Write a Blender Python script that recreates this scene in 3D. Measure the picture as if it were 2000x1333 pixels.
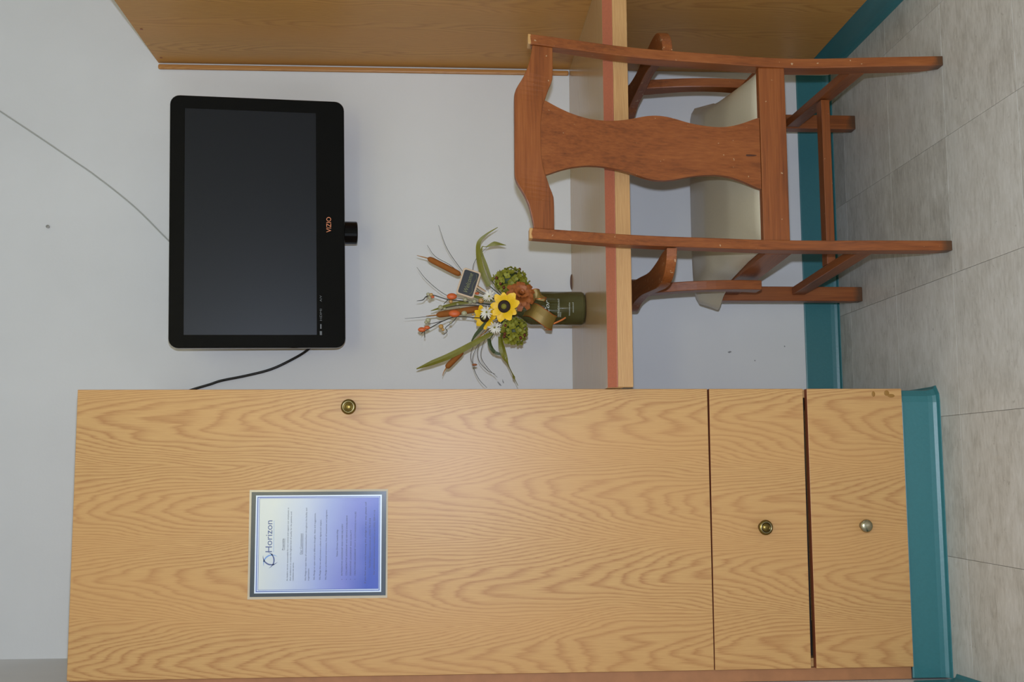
import bpy, bmesh, math, random
import numpy as np
from mathutils import Vector, Matrix, Euler

for o in list(bpy.data.objects):
    bpy.data.objects.remove(o)
scene = bpy.context.scene
COL = scene.collection
R = random.Random(7)

# ------------------------------------------------------------------ camera
CAM = Vector((-0.1673, -3.0284, 1.1011))
YAW, PITCH, ROLL, FPX = 0.1122, 0.0616, 0.0013, 2179.5
fw = Vector((math.sin(YAW)*math.cos(PITCH), math.cos(YAW)*math.cos(PITCH), -math.sin(PITCH)))
rt = Vector((math.cos(YAW), -math.sin(YAW), 0)); up = rt.cross(fw)
rt2 = rt*math.cos(ROLL)+up*math.sin(ROLL); up2 = up*math.cos(ROLL)-rt*math.sin(ROLL)
cd = bpy.data.cameras.new('camera'); cam = bpy.data.objects.new('camera', cd); COL.objects.link(cam)
cd.sensor_fit = 'HORIZONTAL'; cd.sensor_width = 36.0; cd.lens = FPX*36/2000
cd.clip_start = 0.05
# the photograph was taken with the camera turned on its side: image right = down in the room
cx_, cy_, cz_ = -up2, rt2, -fw
cam.matrix_world = Matrix(((cx_.x, cy_.x, cz_.x, CAM.x), (cx_.y, cy_.y, cz_.y, CAM.y),
                           (cx_.z, cy_.z, cz_.z, CAM.z), (0, 0, 0, 1)))
scene.camera = cam

# ------------------------------------------------------------------ light
w = bpy.data.worlds.new('world'); scene.world = w; w.use_nodes = True
w.node_tree.nodes['Background'].inputs[0].default_value = (0.8, 0.85, 1, 1)
w.node_tree.nodes['Background'].inputs[1].default_value = 0.05
# pop-up flash of the camera, a hand's breadth beside the lens (camera on its side)
ld = bpy.data.lights.new('camera_flash', 'SPOT'); ld.energy = 128; ld.color = (0.68, 0.79, 1.0)
ld.spot_size = math.radians(150); ld.spot_blend = 0.35; ld.shadow_soft_size = 0.014
fl = bpy.data.objects.new('camera_flash', ld); COL.objects.link(fl)
fl.location = CAM + rt2*0.085 + fw*0.02
fl.rotation_euler = cam.matrix_world.to_euler()
# ceiling fluorescent panel of the room
ad = bpy.data.lights.new('ceiling_panel_light', 'AREA'); ad.shape = 'RECTANGLE'; ad.size = 2.4; ad.size_y = 1.6
ad.energy = 13; ad.color = (1.0, 0.95, 0.54)
al = bpy.data.objects.new('ceiling_panel_light', ad); COL.objects.link(al); al.location = (0.75, -3.4, 2.585)
# unseen fill light added behind the camera to brighten surfaces from the front
bd = bpy.data.lights.new('added_front_fill', 'AREA'); bd.shape = 'RECTANGLE'; bd.size = 0.9; bd.size_y = 0.35
bd.energy = 8; bd.color = (1.0, 0.94, 0.56)
bl_ = bpy.data.objects.new('added_front_fill', bd); COL.objects.link(bl_); bl_.location = (-0.05, -4.22, 2.0)
bl_.rotation_euler = (math.pi/2, 0, 0)

vs = scene.view_settings
vs.view_transform = 'Standard'; vs.look = 'None'; vs.gamma = 1.0; vs.use_curve_mapping = False; vs.exposure = 0.0

# ------------------------------------------------------------------ helpers
def lin(r, g, b):
    f = lambda c: ((c/255+0.055)/1.055)**2.4 if c > 10 else c/255/12.92
    return (f(r), f(g), f(b), 1)

def tag(o, label=None, cat=None, group=None, kind=None):
    if label: o['label'] = label
    if cat: o['category'] = cat
    if group: o['group'] = group
    if kind: o['kind'] = kind
    return o

def thing(name, loc, label, cat, group=None, rot=None):
    o = bpy.data.objects.new(name, None); COL.objects.link(o); o.location = loc
    o.empty_display_size = 0.05
    if rot: o.rotation_euler = rot
    return tag(o, label, cat, group)

def root_of(o):
    while o.parent: o = o.parent
    return o

def obj(name, bm, mat, parent=None, world=True, smooth=False, bevel=0.0, seg=2):
    """one mesh object; vertices given in world space are made relative to the (unrotated) parent thing"""
    if isinstance(bm, bmesh.types.BMesh):
        bmesh.ops.recalc_face_normals(bm, faces=bm.faces)
        me = bpy.data.meshes.new(name); bm.to_mesh(me); bm.free()
    else:
        me = bm
    mats = mat if isinstance(mat, (list, tuple)) else [mat]
    if not me.materials:
        for m in mats: me.materials.append(m)
    o = bpy.data.objects.new(name, me); COL.objects.link(o)
    if parent is not None:
        o.parent = parent
        if world:
            me.transform(Matrix.Translation(-root_of(parent).location))
    if smooth:
        me.polygons.foreach_set('use_smooth', [True]*len(me.polygons))
    if bevel:
        b = o.modifiers.new('bevel', 'BEVEL'); b.width = bevel; b.segments = seg; b.limit_method = 'ANGLE'
        b.angle_limit = math.radians(40); b.harden_normals = False
    return o

def box(bm, x0, x1, y0, y1, z0, z1, M=None):
    r = bmesh.ops.create_cube(bm, size=1)
    for v in r['verts']:
        v.co = Vector((x0+(v.co.x+.5)*(x1-x0), y0+(v.co.y+.5)*(y1-y0), z0+(v.co.z+.5)*(z1-z0)))
        if M is not None: v.co = M @ v.co
    return r['verts']

def bx(*a, M=None):
    bm = bmesh.new(); box(bm, *a, M=M); return bm

def lathe(bm, prof, n=32, M=None, cap=True):
    """prof: (radius, height) pairs around local z"""
    rings = []
    for r, h in prof:
        ring = []
        if r < 1e-6:
            v = bm.verts.new((0, 0, h)); ring = [v]*n
        else:
            for i in range(n):
                a = 2*math.pi*i/n
                ring.append(bm.verts.new((r*math.cos(a), r*math.sin(a), h)))
        rings.append(ring)
    for k in range(len(rings)-1):
        for i in range(n):
            q = [rings[k][i], rings[k][(i+1) % n], rings[k+1][(i+1) % n], rings[k+1][i]]
            u = []
            for v in q:
                if v not in u: u.append(v)
            if len(u) > 2: bm.faces.new(u)
    if cap:
        if prof[0][0] > 1e-6: bm.faces.new(rings[0])
        if prof[-1][0] > 1e-6: bm.faces.new(rings[-1])
    if M is not None:
        vs_ = {v for ring in rings for v in ring}
        for v in vs_: v.co = M @ v.co

def smooth_pts(pts, n):
    """Catmull-Rom through pts"""
    P = [Vector(p) for p in pts]
    P = [P[0]*2-P[1]] + P + [P[-1]*2-P[-2]]
    out = []
    for i in range(1, len(P)-2):
        for k in range(n):
            t = k/n
            a, b, c, d = P[i-1], P[i], P[i+1], P[i+2]
            out.append(0.5*((2*b)+(c-a)*t+(2*a-5*b+4*c-d)*t*t+(3*b-a-3*c+d)*t**3))
    out.append(P[-2]); return out

def tube(bm, pts, rad, n=8, sub=6):
    """round tube through pts; rad number or list per control point"""
    pp = smooth_pts(pts, sub) if sub else [Vector(p) for p in pts]
    m = len(pp); rr = rad if isinstance(rad, (list, tuple)) else [rad]*len(pts)
    rs = np.interp(np.linspace(0, len(rr)-1, m), range(len(rr)), rr)
    rings = []; nrm = None
    for i, p in enumerate(pp):
        t = (pp[min(i+1, m-1)]-pp[max(i-1, 0)]).normalized()
        if nrm is None:
            nrm = t.orthogonal().normalized()
        nrm = (nrm - t*nrm.dot(t)).normalized(); b = t.cross(nrm)
        rings.append([bm.verts.new(p+(nrm*math.cos(2*math.pi*k/n)+b*math.sin(2*math.pi*k/n))*rs[i]) for k in range(n)])
    for i in range(m-1):
        for k in range(n):
            bm.faces.new((rings[i][k], rings[i][(k+1) % n], rings[i+1][(k+1) % n], rings[i+1][k]))
    bm.faces.new(rings[0]); bm.faces.new(rings[-1])

def loft(bm, rings):
    """closed rings of equal length joined to a solid with end caps"""
    R_ = [[bm.verts.new(p) for p in ring] for ring in rings]; n = len(R_[0])
    for i in range(len(R_)-1):
        for k in range(n):
            bm.faces.new((R_[i][k], R_[i][(k+1) % n], R_[i+1][(k+1) % n], R_[i+1][k]))
    bm.faces.new(R_[0]); bm.faces.new(R_[-1])

def band(bm, pts, width_dir, widths, thick, sub=5, camber=0.0):
    """leaf or ribbon: a strip along pts, width along width_dir, given thickness"""
    pp = smooth_pts(pts, sub); m = len(pp)
    ws = np.interp(np.linspace(0, len(widths)-1, m), range(len(widths)), widths)
    rings = []
    for i, p in enumerate(pp):
        t = (pp[min(i+1, m-1)]-pp[max(i-1, 0)]).normalized()
        wd = Vector(width_dir); wd = (wd-t*wd.dot(t))
        if wd.length < 1e-4: wd = t.orthogonal()
        wd.normalize(); nn = t.cross(wd).normalized(); h = max(ws[i], 0.0006)/2
        rings.append([p-wd*h+nn*camber*h, p-nn*thick*.5, p+wd*h+nn*camber*h, p+nn*thick*.5 + nn*0.0])
    loft(bm, rings)

def sphere(bm, c, r, sx=1, sy=1, sz=1, seg=12, M=None):
    res = bmesh.ops.create_uvsphere(bm, u_segments=seg, v_segments=max(6, seg*2//3), radius=1)
    for v in res['verts']:
        q = Vector((v.co.x*r*sx, v.co.y*r*sy, v.co.z*r*sz))
        if M is not None: q = M @ q
        v.co = q + Vector(c)

def text_mesh(s, width=None, height=None, align='CENTER', shear=0.0, extrude=0.0):
    cu = bpy.data.curves.new('lettering', 'FONT'); cu.body = s; cu.size = 1; cu.shear = shear; cu.extrude = extrude
    cu.resolution_u = 3
    o = bpy.data.objects.new('lettering', cu); COL.objects.link(o)
    dg = bpy.context.evaluated_depsgraph_get(); dg.update()
    me = bpy.data.meshes.new_from_object(o.evaluated_get(dg))
    bpy.data.objects.remove(o); bpy.data.curves.remove(cu)
    co = np.zeros(len(me.vertices)*3); me.vertices.foreach_get('co', co); co = co.reshape(-1, 3)
    x0, x1 = co[:, 0].min(), co[:, 0].max()
    sy = height/0.72 if height else 1
    sx = width/(x1-x0) if width else sy
    co[:, 0] = (co[:, 0]-x0)*sx
    if align == 'CENTER': co[:, 0] -= (x1-x0)*sx/2
    co[:, 1] *= sy
    faces = [tuple(p.vertices) for p in me.polygons]
    bpy.data.meshes.remove(me)
    return co, faces

def add_pts(bm, co, faces, fn):
    vv = [bm.verts.new(fn(c)) for c in co]
    for f in faces:
        try: bm.faces.new([vv[i] for i in f])
        except ValueError: pass

# ------------------------------------------------------------------ materials
def newmat(name):
    m = bpy.data.materials.new(name); m.use_nodes = True
    nt = m.node_tree; b = nt.nodes['Principled BSDF']
    return m, nt, b

def plain(name, col, rough=0.5, metal=0.0, spec=0.5, coat=0.0, trans=0.0, bump=0.0, bscale=200, var=0.0):
    m, nt, b = newmat(name)
    b.inputs['Base Color'].default_value = col; b.inputs['Roughness'].default_value = rough
    b.inputs['Metallic'].default_value = metal; b.inputs['Specular IOR Level'].default_value = spec
    b.inputs['Coat Weight'].default_value = coat; b.inputs['Transmission Weight'].default_value = trans
    tc = nt.nodes.new('ShaderNodeTexCoord'); n = nt.nodes.new('ShaderNodeTexNoise')
    n.inputs['Scale'].default_value = bscale; n.inputs['Detail'].default_value = 3
    nt.links.new(tc.outputs['Object'], n.inputs['Vector'])
    if var:
        mx = nt.nodes.new('ShaderNodeMix'); mx.data_type = 'RGBA'
        mx.inputs['A'].default_value = tuple(c*(1-var) for c in col[:3])+(1,)
        mx.inputs['B'].default_value = tuple(min(1, c*(1+var)) for c in col[:3])+(1,)
        nt.links.new(n.outputs['Fac'], mx.inputs['Factor']); nt.links.new(mx.outputs['Result'], b.inputs['Base Color'])
    if bump:
        bp = nt.nodes.new('ShaderNodeBump'); bp.inputs['Strength'].default_value = bump
        bp.inputs['Distance'].default_value = 0.002
        nt.links.new(n.outputs['Fac'], bp.inputs['Height']); nt.links.new(bp.outputs['Normal'], b.inputs['Normal'])
    return m

def mapping(nt, scale, coord='Object', loc=(0, 0, 0), rnd=False):
    tc = nt.nodes.new('ShaderNodeTexCoord'); mp = nt.nodes.new('ShaderNodeMapping')
    mp.inputs['Scale'].default_value = scale; mp.inputs['Location'].default_value = loc
    nt.links.new(tc.outputs[coord], mp.inputs['Vector'])
    if rnd:
        oi = nt.nodes.new('ShaderNodeObjectInfo'); mu = nt.nodes.new('ShaderNodeVectorMath'); mu.operation = 'SCALE'
        cb = nt.nodes.new('ShaderNodeCombineXYZ')
        for k in range(3): nt.links.new(oi.outputs['Random'], cb.inputs[k])
        mu.inputs['Scale'].default_value = 37.0
        nt.links.new(cb.outputs[0], mu.inputs[0]); nt.links.new(mu.outputs[0], mp.inputs['Location'])
    return mp.outputs['Vector']

def ramp(nt, fac, stops):
    r = nt.nodes.new('ShaderNodeValToRGB'); e = r.color_ramp.elements
    while len(e) < len(stops): e.new(0.5)
    for k, (p, c) in enumerate(stops): e[k].position = p; e[k].color = c
    nt.links.new(fac, r.inputs['Fac']); return r.outputs['Color']

def noise(nt, vec, scale, detail=3, rough=0.5, dist=0.0):
    n = nt.nodes.new('ShaderNodeTexNoise'); n.inputs['Scale'].default_value = scale
    n.inputs['Detail'].default_value = detail; n.inputs['Roughness'].default_value = rough
    n.inputs['Distortion'].default_value = dist
    nt.links.new(vec, n.inputs['Vector']); return n.outputs['Fac']

def math_(nt, op, a, b_=None, c=None):
    n = nt.nodes.new('ShaderNodeMath'); n.operation = op
    for k, v in enumerate((a, b_, c)):
        if v is None: continue
        if isinstance(v, (int, float)): n.inputs[k].default_value = v
        else: nt.links.new(v, n.inputs[k])
    return n.outputs[0]

def mix(nt, fac, a, b_, mode='MIX'):
    n = nt.nodes.new('ShaderNodeMix'); n.data_type = 'RGBA'; n.blend_type = mode
    for s, v in (('Factor', fac), ('A', a), ('B', b_)):
        if isinstance(v, (int, float, tuple)): n.inputs[s].default_value = v
        else: nt.links.new(v, n.inputs[s])
    return n.outputs['Result']

def oak(name, grain='z', light=(207, 164, 106), dark=(166, 113, 69), rough=0.36, period=.165, seed=0.0, contrast=1.0, spec=0.25, rise=15.0, tight=8.5):
    """oak-print laminate: columns of cathedral arches with straight grain between them, plus pores"""
    m, nt, b = newmat(name)
    tc = nt.nodes.new('ShaderNodeTexCoord'); sp = nt.nodes.new('ShaderNodeSeparateXYZ'); nt.links.new(tc.outputs['Object'], sp.inputs[0])
    X, Y, Z = sp.outputs
    # across / along the grain (the third axis is folded in so that side faces carry grain too)
    if grain == 'z': ac, al = math_(nt, 'ADD', X, Y), Z
    elif grain == 'x': ac, al = math_(nt, 'ADD', Z, Y), X
    else: ac, al = math_(nt, 'ADD', X, Z), Y
    ac = math_(nt, 'ADD', ac, seed)
    cb = nt.nodes.new('ShaderNodeCombineXYZ'); nt.links.new(ac, cb.inputs[0]); nt.links.new(al, cb.inputs[1]); cb.inputs[2].default_value = seed
    def str_noise(sa, sl, det=2, rg=.5):
        mp = nt.nodes.new('ShaderNodeMapping'); mp.inputs['Scale'].default_value = (sa, sl, 1); nt.links.new(cb.outputs[0], mp.inputs['Vector'])
        return noise(nt, mp.outputs['Vector'], 1.0, det, rg)
    warp = math_(nt, 'MULTIPLY', math_(nt, 'SUBTRACT', str_noise(5, 1.6), .5), .11)
    acw = math_(nt, 'ADD', ac, warp)
    t = math_(nt, 'SUBTRACT', math_(nt, 'FRACT', math_(nt, 'DIVIDE', acw, period)), .5)
    par = math_(nt, 'MULTIPLY', math_(nt, 'MULTIPLY', t, t), 4*tight)
    r = math_(nt, 'MULTIPLY_ADD', al, rise, par)
    r = math_(nt, 'MULTIPLY_ADD', str_noise(8, 1.7), 9.0, r)
    r = math_(nt, 'MULTIPLY_ADD', str_noise(55, 3.2, 2), 1.3, r)
    r = math_(nt, 'MULTIPLY_ADD', str_noise(420, 14, 2, .7), .55, r)
    ring = math_(nt, 'FRACT', r)
    ringc = ramp(nt, ring, [(0.0, (.45, .45, .45, 1)), (0.12, (.06, .06, .06, 1)), (0.5, (.05, .05, .05, 1)), (0.74, (.55, .55, .55, 1)), (0.90, (1, 1, 1, 1)), (1.0, (.45, .45, .45, 1))])
    pore = str_noise(620, 13, 3, .7)
    porec = ramp(nt, pore, [(0.36, (0, 0, 0, 1)), (0.66, (1, 1, 1, 1))])
    big = str_noise(7, .8, 1)
    f = math_(nt, 'MULTIPLY_ADD', ringc, 0.60*contrast, math_(nt, 'MULTIPLY', porec, 0.30*contrast))
    f = math_(nt, 'ADD', f, 0.02)
    L, D = lin(*light), lin(*dark)
    col = ramp(nt, f, [(0.0, L), (0.45, tuple((L[k]*.55+D[k]*.45) for k in range(3))+(1,)), (1.0, D)])
    pink = (L[0]*.97, L[1]*.86, L[2]*.82, 1)
    col = mix(nt, math_(nt, 'MULTIPLY', ramp(nt, big, [(.4, (0, 0, 0, 1)), (.62, (1, 1, 1, 1))]), .38), col, pink)
    nt.links.new(col, b.inputs['Base Color'])
    b.inputs['Roughness'].default_value = rough; b.inputs['Specular IOR Level'].default_value = spec
    bp = nt.nodes.new('ShaderNodeBump'); bp.inputs['Strength'].default_value = 0.08; bp.inputs['Distance'].default_value = 0.0004
    nt.links.new(pore, bp.inputs['Height']); nt.links.new(bp.outputs['Normal'], b.inputs['Normal'])
    return m

def chairwood(name, grain='z', wear=False, chips=.735):
    m, nt, b = newmat(name)
    s = {'z': (1, 1, .08), 'x': (.08, 1, 1), 'y': (1, .08, 1)}[grain]
    v = mapping(nt, s, loc=(3.1, .7, 1.3))
    a = noise(nt, v, 30, 4, .6, .4); p = noise(nt, mapping(nt, tuple(k if k == 1 else .03 for k in s)), 260, 3, .6)
    f = math_(nt, 'MULTIPLY_ADD', p, .45, math_(nt, 'MULTIPLY', a, .6))
    col = ramp(nt, f, [(.28, lin(84, 40, 16)), (.5, lin(132, 70, 29)), (.72, lin(154, 88, 41))])
    v0 = mapping(nt, (1, 1, 1))
    # pale dings where the finish is chipped
    ch = noise(nt, v0, 95, 2, .5); chm = ramp(nt, ch, [(chips, (0, 0, 0, 1)), (chips+.015, (1, 1, 1, 1))])
    col = mix(nt, math_(nt, 'MULTIPLY', chm, .55), col, lin(205, 178, 140))
    if wear:
        sx = nt.nodes.new('ShaderNodeSeparateXYZ'); nt.links.new(v0, sx.inputs[0])
        n = noise(nt, v0, 60, 3)
        zt = math_(nt, 'MULTIPLY_ADD', n, .012, sx.outputs['Z'])
        top = ramp(nt, math_(nt, 'MULTIPLY_ADD', zt, 40, -36.9), [(.12, (0, 0, 0, 1)), (.2, (1, 1, 1, 1))])
        col = mix(nt, top, col, lin(196, 150, 92))
        zb = math_(nt, 'MULTIPLY_ADD', n, -.02, sx.outputs['Z'])
        bot = ramp(nt, math_(nt, 'MULTIPLY', zb, 30), [(.0, (1, 1, 1, 1)), (.45, (0, 0, 0, 1))])
        col = mix(nt, math_(nt, 'MULTIPLY', bot, .75), col, lin(58, 48, 34))
    nt.links.new(col, b.inputs['Base Color']); b.inputs['Roughness'].default_value = .38
    b.inputs['Specular IOR Level'].default_value = .45
    bp = nt.nodes.new('ShaderNodeBump'); bp.inputs['Strength'].default_value = .15; bp.inputs['Distance'].default_value = .0006
    nt.links.new(p, bp.inputs['Height']); nt.links.new(bp.outputs['Normal'], b.inputs['Normal'])
    return m

def wall_mat(name, col):
    m, nt, b = newmat(name)
    v = mapping(nt, (1, 1, 1))
    n = noise(nt, v, 2.2, 4, .55); L = lin(*col)
    c = ramp(nt, n, [(.3, tuple(k*.95 for k in L[:3])+(1,)), (.7, tuple(min(1, k*1.03) for k in L[:3])+(1,))])
    nt.links.new(c, b.inputs['Base Color']); b.inputs['Roughness'].default_value = .55
    b.inputs['Specular IOR Level'].default_value = .35
    bp = nt.nodes.new('ShaderNodeBump'); bp.inputs['Strength'].default_value = .10; bp.inputs['Distance'].default_value = .002
    nt.links.new(noise(nt, v, 130, 3), bp.inputs['Height']); nt.links.new(bp.outputs['Normal'], b.inputs['Normal'])
    return m

def tile_mat():
    m, nt, b = newmat('vinyl_tile')
    v = mapping(nt, (.30, 1.3, 1), rnd=True)
    a = noise(nt, v, 95, 4, .65, .8); sm = noise(nt, mapping(nt, (.6, 1, 1), rnd=True), 22, 4, .65)
    oi = nt.nodes.new('ShaderNodeObjectInfo')
    f = math_(nt, 'MULTIPLY_ADD', a, .55, math_(nt, 'MULTIPLY', sm, .45))
    f = math_(nt, 'MULTIPLY_ADD', oi.outputs['Random'], .10, math_(nt, 'SUBTRACT', f, .05))
    col = ramp(nt, f, [(.33, lin(170, 164, 153)), (.5, lin(195, 190, 180)), (.66, lin(209, 205, 197))])
    v3 = mapping(nt, (1, 1, 1), rnd=True)
    sp = ramp(nt, noise(nt, v3, 70, 2), [(.70, (0, 0, 0, 1)), (.76, (1, 1, 1, 1))])
    col = mix(nt, math_(nt, 'MULTIPLY', sp, .35), col, lin(120, 112, 98))
    nt.links.new(col, b.inputs['Base Color']); b.inputs['Roughness'].default_value = .42
    b.inputs['Specular IOR Level'].default_value = .4
    bp = nt.nodes.new('ShaderNodeBump'); bp.inputs['Strength'].default_value = .05; bp.inputs['Distance'].default_value = .002
    nt.links.new(sm, bp.inputs['Height']); nt.links.new(bp.outputs['Normal'], b.inputs['Normal'])
    return m

M = {}
M['wall'] = wall_mat('wall_paint', (223, 222, 219))
M['ceiling'] = plain('ceiling_paint', lin(225, 224, 218), .8)
M['oak'] = oak('oak_laminate')
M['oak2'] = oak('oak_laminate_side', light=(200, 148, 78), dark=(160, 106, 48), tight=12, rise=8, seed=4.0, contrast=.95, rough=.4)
M['desk_top'] = oak('oak_laminate_desktop', 'x', light=(190, 160, 118), dark=(160, 126, 84), tight=14, rise=4, seed=2.2, contrast=.6, rough=.2, spec=.4)
M['desk_edge'] = oak('oak_strip', 'x', light=(206, 163, 108), dark=(158, 105, 62), tight=24, period=.16, rise=5, seed=1.4, rough=.45)
M['red_edge'] = plain('red_brown_edge', lin(168, 92, 62), .5, var=.16, bscale=260)
M['band'] = plain('edge_band', lin(150, 84, 52), .5, var=.1)
M['filler'] = plain('brown_filler', lin(168, 114, 72), .6, var=.22, bscale=30)
M['dark'] = plain('dark_gap', lin(26, 22, 20), .8)
M['teal'] = plain('teal_vinyl', lin(54, 114, 118), .38, bump=.12, bscale=160, var=.08)
M['tile'] = tile_mat()
M['grout'] = plain('dark_seam', lin(96, 88, 76), .9)
M['wood_z'] = chairwood('chair_wood_upright', 'z'); M['wood_x'] = chairwood('chair_wood_across', 'x')
M['wood_y'] = chairwood('chair_wood_depth', 'y'); M['wood_leg'] = chairwood('chair_wood_worn', 'z', True)
M['wood_arm'] = chairwood('chair_wood_scuffed', 'y', False, .67)
M['vinyl'] = plain('beige_vinyl', lin(210, 199, 172), .28, spec=.65, bump=.12, bscale=260, var=.05)
M['tv'] = plain('black_gloss_plastic', lin(10, 11, 13), .07, spec=.2)
M['screen'] = plain('dark_screen', lin(28, 30, 34), .38, spec=.22)
M['silver'] = plain('silver_plastic', lin(150, 148, 142), .4, metal=.3)
M['black'] = plain('black_plastic', lin(16, 16, 17), .35)
M['orange'] = plain('copper_print', lin(232, 142, 92), .4)
M['greyprint'] = plain('grey_print', lin(92, 94, 92), .5)
M['brass'] = plain('antique_brass', lin(128, 108, 58), .34, metal=1.0, var=.08)
M['brass_dark'] = plain('aged_brass', lin(62, 50, 24), .4, metal=.9)
M['nickel'] = plain('worn_nickel', lin(176, 168, 140), .25, metal=1.0)
M['cable'] = plain('painted_cable', lin(176, 176, 168), .6)
M['scuff'] = plain('grey_scuff', lin(150, 150, 148), .8)
M['steel'] = plain('grey_steel', lin(70, 72, 74), .45, metal=.6)

# ------------------------------------------------------------------ the room
XL0, XL1 = -0.655, -0.632      # left wall: at the back corner, beside the wardrobe front
XRW, YF, H = 2.7, -4.3, 2.6
def struct(name, bm, mat, **k):
    o = obj(name, bm, mat, **k); o['kind'] = 'structure'; return o

back = struct('wall_back', bx(XL0-.1, XRW+.1, 0, .1, -.05, H), M['wall'])
slope = (XL1-XL0)/-.608
def xl(y): return XL0 + slope*y
bm = bmesh.new()
loft(bm, [[(xl(y), y, -.05), (xl(y), y, H), (xl(y)-.1, y, H), (xl(y)-.1, y, -.05)] for y in (0, YF)])
struct('wall_left', bm, M['wall'])
struct('wall_right', bx(XRW, XRW+.1, YF, 0, -.05, H), M['wall'])
struct('wall_front', bx(-.75, XRW+.1, YF-.1, YF, -.05, H), M['wall'])
struct('ceiling', bx(-.78, XRW+.1, YF-.1, .1, H, H+.08), M['ceiling'])
floor = struct('floor', bx(-.78, XRW+.1, YF-.1, .1, -.06, -.0035), M['grout'])

T, TX, TY = .3048, -.0627, -.7068
bm = bmesh.new(); g = .0004
box(bm, g, T-g, g, T-g, -.0036, 0)
bmesh.ops.bevel(bm, geom=[e for e in bm.edges if all(v.co.z > -.001 for v in e.verts)], offset=.0002, segments=1, affect='EDGES')
bmesh.ops.recalc_face_normals(bm, faces=bm.faces)
tme = bpy.data.meshes.new('tile'); bm.to_mesh(tme); bm.free(); tme.materials.append(M['tile'])
for j in range(-12, 3):
    for i in range(-2, 10):
        x, y = TX+i*T, TY+j*T
        if x > XRW or y < YF-.2 or y > 0: continue
        t = bpy.data.objects.new('tile', tme); COL.objects.link(t); t.parent = floor; t.location = (x, y, 0)

# coved vinyl base: profile (out from the wall, height)
def cove(h, toe=.016):
    return [(.0002, 0.0002), (toe, 0.0002), (toe*.98, .002), (toe*.55, .005), (.0065, .012), (.0048, .022), (.0042, h-.003), (.003, h), (.0002, h)]
def base_run(p0, p1, out, h):
    """straight run of base from p0 to p1 (xy), out = xy direction away from the wall"""
    bm = bmesh.new()
    loft(bm, [[(p[0]+out[0]*a, p[1]+out[1]*a, z) for a, z in cove(h)] for p in (p0, p1)])
    return bm
struct('baseboard_back', base_run((.003, 0), (.9385, 0), (0, -1), .097), M['teal'], smooth=False)
struct('baseboard_left', base_run((xl(-.635), -.635), (xl(YF), YF), (1, slope*-1), .097), M['teal'])
struct('baseboard_right', base_run((XRW, -.7), (XRW, YF), (-1, 0), .097), M['teal'])

# marks on the back wall (worn paint, a screw) and the painted cable
def wall_mark(x, z, wdt, hgt, ang=0, name='scuff_mark'):
    bm = bmesh.new(); n = 10
    vs_ = []
    for k in range(n):
        a = 2*math.pi*k/n; r = 1+.3*R.uniform(-1, 1)
        p = Vector((wdt*r*math.cos(a), hgt*r*math.sin(a))); c, s = math.cos(ang), math.sin(ang)
        vs_.append((x+p.x*c-p.y*s, p.x*s+p.y*c+z))
    loft(bm, [[(a, -.0003, b) for a, b in vs_], [(a, .0001, b) for a, b in vs_]])
    o = obj(name, bm, M['scuff'], back); return o
for (x, z, a, b_, t) in [(.144, .310, .003, .006, .2), (.0568, .9488, .010, .0018, .7), (.062, .938, .006, .0015, .3),
                         (.12, .24, .002, .002, 0), (.16, .155, .0025, .0015, 0), (.36, .33, .002, .003, 0)]:
    wall_mark(x, z, a, b_, t)
bm = bmesh.new()
lathe(bm, [(.0, -.0), (.003, 0), (.003, .006), (.0045, .007), (.0045, .009), (0, .010)], 10,
      Matrix.Translation((.4817, 0, 2.164)) @ Matrix.Rotation(math.pi/2, 4, 'X'))
tag(obj('wall_screw', bm, M['silver']), 'small grey screw left sticking out of bare wall above television', 'screw')
bm = bmesh.new()
tube(bm, [(.97, -.0016, 2.56), (.88, -.0016, 2.42), (.802, -.0016, 2.306), (.732, -.0016, 2.201), (.671, -.0016, 2.112), (.623, -.0016, 2.043), (.539, -.0016, 1.938), (.446, -.0016, 1.844), (.40, -.0016, 1.79)], .0019, 8, 5)
tag(obj('wall_cable', bm, M['cable'], smooth=True), 'thin pale painted cable running diagonally up the wall above the television', 'cable')

# ------------------------------------------------------------------ knobs
def knob(parent, x, y, z, kind, tilt=(0, 0)):
    Mx = Matrix.Translation((x, y, z)) @ Euler((math.pi/2+tilt[0], 0, tilt[1])).to_matrix().to_4x4()
    bm = bmesh.new()
    if kind == 'ring':
        lathe(bm, [(0, 0), (.010, 0), (.0085, .004), (.007, .010), (.0085, .014), (.0155, .017), (.0163, .0195), (.0155, .022), (.0125, .0238), (.0118, .0238)], 40, Mx, cap=False)
        k = obj('knob', bm, M['brass'], parent, smooth=True)
        bm = bmesh.new(); lathe(bm, [(.0122, .0237), (.0118, .0246), (.0110, .0240), (.0105, .0225), (.0099, .0222)], 40, Mx, cap=False)
        obj('rim_ring', bm, M['nickel'], k, smooth=True)
        bm = bmesh.new(); lathe(bm, [(.0101, .0222), (.0092, .0222), (.0088, .0225), (.0075, .0240), (.004, .0256), (0, .0260)], 40, Mx, cap=False)
        obj('boss', bm, M['brass_dark'] if False else M['brass'], k, smooth=True)
        bm = bmesh.new(); lathe(bm, [(.0118, .0230), (.0086, .0223)], 40, Mx, cap=False)
        obj('groove', bm, M['brass_dark'], k, smooth=True)
    else:
        lathe(bm, [(0, 0), (.009, 0), (.008, .004), (.007, .010), (.009, .014), (.0135, .0165), (.0142, .019), (.0125, .0222), (.008, .0245), (0, .0255)], 40, Mx, cap=False)
        k = obj('knob', bm, M['nickel'], parent, smooth=True)
    return k

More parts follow.
